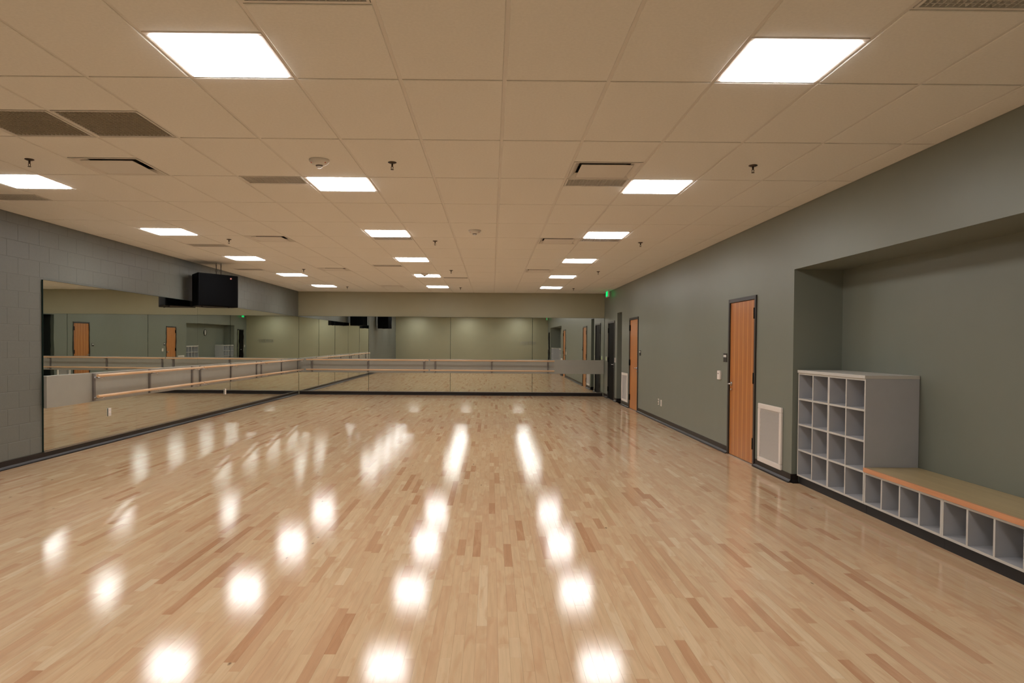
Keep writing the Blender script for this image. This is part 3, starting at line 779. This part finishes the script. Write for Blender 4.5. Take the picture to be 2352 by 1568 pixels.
# ------------------------------------------------------------------ exit signs
GL = {'E': [(0, .2, 0, 1), (.2, 1, 0, .2), (.2, .85, .4, .6), (.2, 1, .8, 1)], 'I': [(.35, .65, 0, 1)], 'T': [(.38, .62, 0, .8), (0, 1, .8, 1)]}
def exit_sign(yc, label):
    t = thing('exit_sign', label, 'exit sign', (3.17, yc, H), 'lit green EXIT signs')
    b = MB(); b.box(3.153, 3.192, yc-.18, yc+.18, 2.872, 3.050); bevel(b.build('housing', M['white'], t), .004)
    b = MB(); b.box(3.158, 3.188, yc-.06, yc+.06, 3.050, H); b.build('canopy', M['white'], t)
    for s, x in ((-1, 3.153), (1, 3.192)):
        lo, hi = sorted((x, x+s*.003))
        b = MB(); b.box(lo, hi, yc-.168, yc+.168, 2.884, 3.038); b.build('panel', M['green_dim'], t)
        lo, hi = sorted((x+s*.003, x+s*.005))
        for i, ch in enumerate('EXIT'):
            w, h, g = .055, .115, .022; q0 = -.5*(4*w+3*g)+i*(w+g)
            b = MB(); z0 = 2.903
            # read left to right as seen from the side the face looks to
            fy = (lambda q: yc - q) if s < 0 else (lambda q: yc + q)
            if ch == 'X':
                for (p0, p1) in (((0, 0), (w, h)), ((w, 0), (0, h))):
                    n = len(b.v); tk = .009
                    for xx in (lo, hi):
                        for (pp, dq) in ((p0, -tk), (p0, tk), (p1, tk), (p1, -tk)): b.v.append((xx, fy(q0+pp[0]+dq*0.9), z0+pp[1]))
                    for f_ in ((0, 1, 2, 3), (7, 6, 5, 4), (0, 4, 5, 1), (1, 5, 6, 2), (2, 6, 7, 3), (3, 7, 4, 0)):
                        b.f.append(tuple(n+j for j in f_)); b.m.append(0); b.smooth.append(False)
            else:
                for (u0, u1, v0, v1) in GL[ch]:
                    ya, yb = sorted((fy(q0+u0*w), fy(q0+u1*w))); b.box(lo, hi, ya, yb, z0+v0*h, z0+v1*h)
            b.build('letter', M['green'], t)
exit_sign(15.71, 'green lit EXIT sign under the ceiling near the far black door')
exit_sign(-3.45, 'green lit EXIT sign over the entrance, seen in the far mirror')

# ------------------------------------------------------------------ hanging loudspeakers
def loudspeaker(dy, label):
    poly = [(-5.53, 9.03), (-5.50, 9.02), (-5.045, 9.73), (-5.035, 9.77), (-5.055, 9.80), (-5.19, 9.93), (-5.70, 9.90), (-5.79, 9.42)]
    poly = [(x, y+dy) for x, y in poly]; c = (-5.40, 9.60+dy)
    t = thing('hanging_loudspeaker', label, 'loudspeaker', (c[0], c[1], 2.21), 'loudspeakers hung along the block wall')
    b = MB(); b.prism(poly, 2.207, 2.825); bevel(b.build('cabinet', M['speaker'], t), .014, 3)
    # front grille: thin curved panel standing off the baffle
    A = Vector((-5.50, 9.025+dy, 0)); B = Vector((-5.048, 9.735+dy, 0)); n = (B-A).normalized(); nn = Vector((n.y, -n.x, 0))
    pts = []
    for i in range(9):
        s = i/8; pts.append(A.lerp(B, .03+.94*s) + nn*(.006+.020*math.sin(math.pi*s)))
    bk = [A.lerp(B, .97) , A.lerp(B, .03)]
    b = MB(); b.prism([(p.x, p.y) for p in pts+bk], 2.228, 2.804); b.build('grille', M['grille'], t)
    p = A.lerp(B, .80)+nn*.021; q = A.lerp(B, .84)+nn*.021
    b = MB(); b.prism([(p.x, p.y), (q.x, q.y), (q.x-nn.x*.02, q.y-nn.y*.02), (p.x-nn.x*.02, p.y-nn.y*.02)], 2.745, 2.772); b.build('badge', M['badge'], t)
    b = MB()
    for s in (.15, .85):
        p = A.lerp(B, s)-nn*.08; b.tube((p.x, p.y, 2.208), (p.x, p.y, 2.196), .016, 10)
    b.build('foot', M['speaker'], t)
    for k, (cx, cy) in enumerate(((-5.42, 9.66+dy), (-5.345, 9.70+dy))):
        b = MB(); b.tube((cx, cy, 2.820), (cx, cy, 2.90), .007, 10); b.torus((cx, cy, 2.915), .016, .004)
        b.torus((cx, cy, 2.963), .014, .004, 2.4, 'yz'); b.tube((cx, cy, 2.99), (cx, cy, 3.03), .008, 10); b.torus((cx, cy, 3.035), .013, .0035)
        b.tube((cx, cy, 3.045), (cx, cy, H-.004), .005, 8)
        b.build('hanging_chain', M['frame'], t)
loudspeaker(0.0, 'large black loudspeaker hung on two chains from the ceiling over the barres')
loudspeaker(-6.8, 'black loudspeaker hung on the block wall side behind view, seen in the far mirror')

# ------------------------------------------------------------------ cubbies and bench in the alcove
FX = 3.352; BX = 3.845; T = .019
def cubby(y0, y1, label):
    """tall shoe cubby, four columns by four rows, made as two joined two-column carcasses"""
    t = thing('shoe_cubby', label, 'shelf unit', (FX, (y0+y1)/2, 0), 'tall grey shoe cubbies in the alcove')
    zb, zt = .090, 1.236; hz = (zt-zb-T)/4
    mids = (y0+y1)/2
    b = MB(); b.box(FX-.012, BX, y0-.004, y1+.004, zt, zt+.030); bevel(b.build('top', M['grey_edge'], t), .002)
    b = MB(); b.box(BX-.006, BX, y0, y1, zb, zt); b.build('back_panel', M['grey_lam'], t)
    for ys in (y0, mids-T, mids, y1-T):
        b = MB(); b.box(FX, BX-.006, ys, ys+T, zb, zt); b.build('side_panel', [M['grey_lam']], t)
    for ys in ((y0+mids)/2-T/2, (mids+y1)/2-T/2):
        b = MB(); b.box(FX+.001, BX-.006, ys, ys+T, zb+T, zt-T); b.build('divider', M['grey_lam'], t)
    for half in ((y0+T, mids-T), (mids+T, y1-T)):
        for i in range(5):
            z = zb+i*hz
            b = MB(); b.box(FX+.002, BX-.006, half[0], half[1], z, z+T); b.build('shelf', M['grey_lam'], t)
    # light edge banding on the front edges, one strip per board
    b = MB()
    for ys in (y0, mids-T, mids, y1-T): b.box(FX-.0015, FX, ys, ys+T, zb, zt)
    for ys in ((y0+mids)/2-T/2, (mids+y1)/2-T/2): b.box(FX-.0010, FX+.001, ys, ys+T, zb+T, zt-T)
    for half in ((y0+T, mids-T), (mids+T, y1-T)):
        for i in range(5): z = zb+i*hz; b.box(FX-.0005, FX+.002, half[0], half[1], z, z+T)
    b.build('edge_banding', M['grey_edge'], t)
    b = MB(); b.box(FX+.024, BX-.02, y0, y1, 0, zb); b.build('toe_kick', M['kick'], t)
cubby(2.272, 3.690, 'tall grey shoe cubby at the far end of the alcove, sixteen open boxes')
cubby(-2.485, -1.098, 'tall grey shoe cubby at the near end of the alcove, seen only in mirrors')
def bench_unit(y0, y1, label):
    t = thing('bench_cubby', label, 'shelf unit', (FX, (y0+y1)/2, 0), 'low grey cubbies under the bench')
    zb, zt = .090, .384; w = (y1-y0-T)/4
    b = MB(); b.box(BX-.006, BX, y0, y1, zb, zt); b.build('back_panel', M['grey_lam'], t)
    for z, nm in ((zb, 'bottom_board'), (zt-T, 'top_board')):
        b = MB(); b.box(FX+.002, BX-.006, y0+T, y1-T, z, z+T); b.build(nm, M['grey_lam'], t)
    for i in range(5):
        ys = y0+i*w; zz = (zb, zt) if i in (0, 4) else (zb+T, zt-T)
        b = MB(); b.box(FX+(0 if i in (0, 4) else .001), BX-.006, ys, ys+T, *zz); b.build('side_panel' if i in (0, 4) else 'divider', M['grey_lam'], t)
    b = MB()
    for i in range(5):
        ys = y0+i*w; zz = (zb, zt) if i in (0, 4) else (zb+T, zt-T); b.box(FX-(.0015 if i in (0, 4) else .001), FX+.001, ys, ys+T, *zz)
    for z in (zb, zt-T): b.box(FX-.0005, FX+.002, y0+T, y1-T, z, z+T)
    b.build('edge_banding', M['grey_edge'], t)
    b = MB(); b.box(FX+.024, BX-.02, y0, y1, 0, zb); b.build('toe_kick', M['kick'], t)
ys = 2.268; U = 1.1195
for i, lab in enumerate(('low four-box grey cubby under the bench, next to the tall far cubby', 'low four-box grey cubby under the bench, second from the tall far cubby', 'low four-box grey cubby under the bench, next to the tall near cubby')):
    bench_unit(ys-(i+1)*U, ys-i*U-.001, lab)
t = thing('bench', 'long tan bench top with an orange-brown front edge over the low cubbies', 'bench', (FX, .585, .385))
b = MB(); b.box(FX+.004, BX, -1.093, 2.267, .3855, .426); b.build('board', M['bench'], t)
b = MB(); b.box(FX-.016, FX+.004, -1.093, 2.267, .3855, .4265); bevel(b.build('edge_strip', M['bench_edge'], t), .002)

# wall clock on the alcove back wall
t = thing('wall_clock', 'round white wall clock with a black rim on the alcove back wall', 'clock', (ax, .27, 1.93))
b = MB(); b.lathe((ax, .27, 1.93), [(0, -.002), (.17, -.002), (.175, -.035), (.155, -.042), (.150, -.03)], axis='x', seg=36); b.build('rim', M['black'], t)
b = MB(); b.lathe((ax, .27, 1.93), [(0, -.028), (.151, -.028), (.151, -.024)], axis='x', seg=36); b.build('dial', M['white'], t)
b = MB(); b.box(ax-.034, ax-.030, .265, .275, 1.93, 2.03); b.box(ax-.034, ax-.030, .27, .34, 1.925, 1.935); b.build('hands', M['black'], t)

# raised metal letters on the back wall (too small in the picture to be read)
t = thing('wall_lettering', 'row of small pale metal letters on the back wall, seen in the far mirror', 'lettering', (2.1, YB, 1.52))
rl = random.Random(5); x = 1.68
for i in range(11):
    w = .055
    b = MB(); b.box(x, x+.016, YB, YB+.015, 1.44, 1.60)
    k = rl.choice((0, 1, 2))
    if k in (0, 2): b.box(x+.016, x+w, YB, YB+.015, 1.44, 1.46)
    if k in (1, 2): b.box(x+.016, x+w, YB, YB+.015, 1.58, 1.60)
    b.build('letter', M['channel'], t); x += .078 + (.06 if i == 5 else 0)
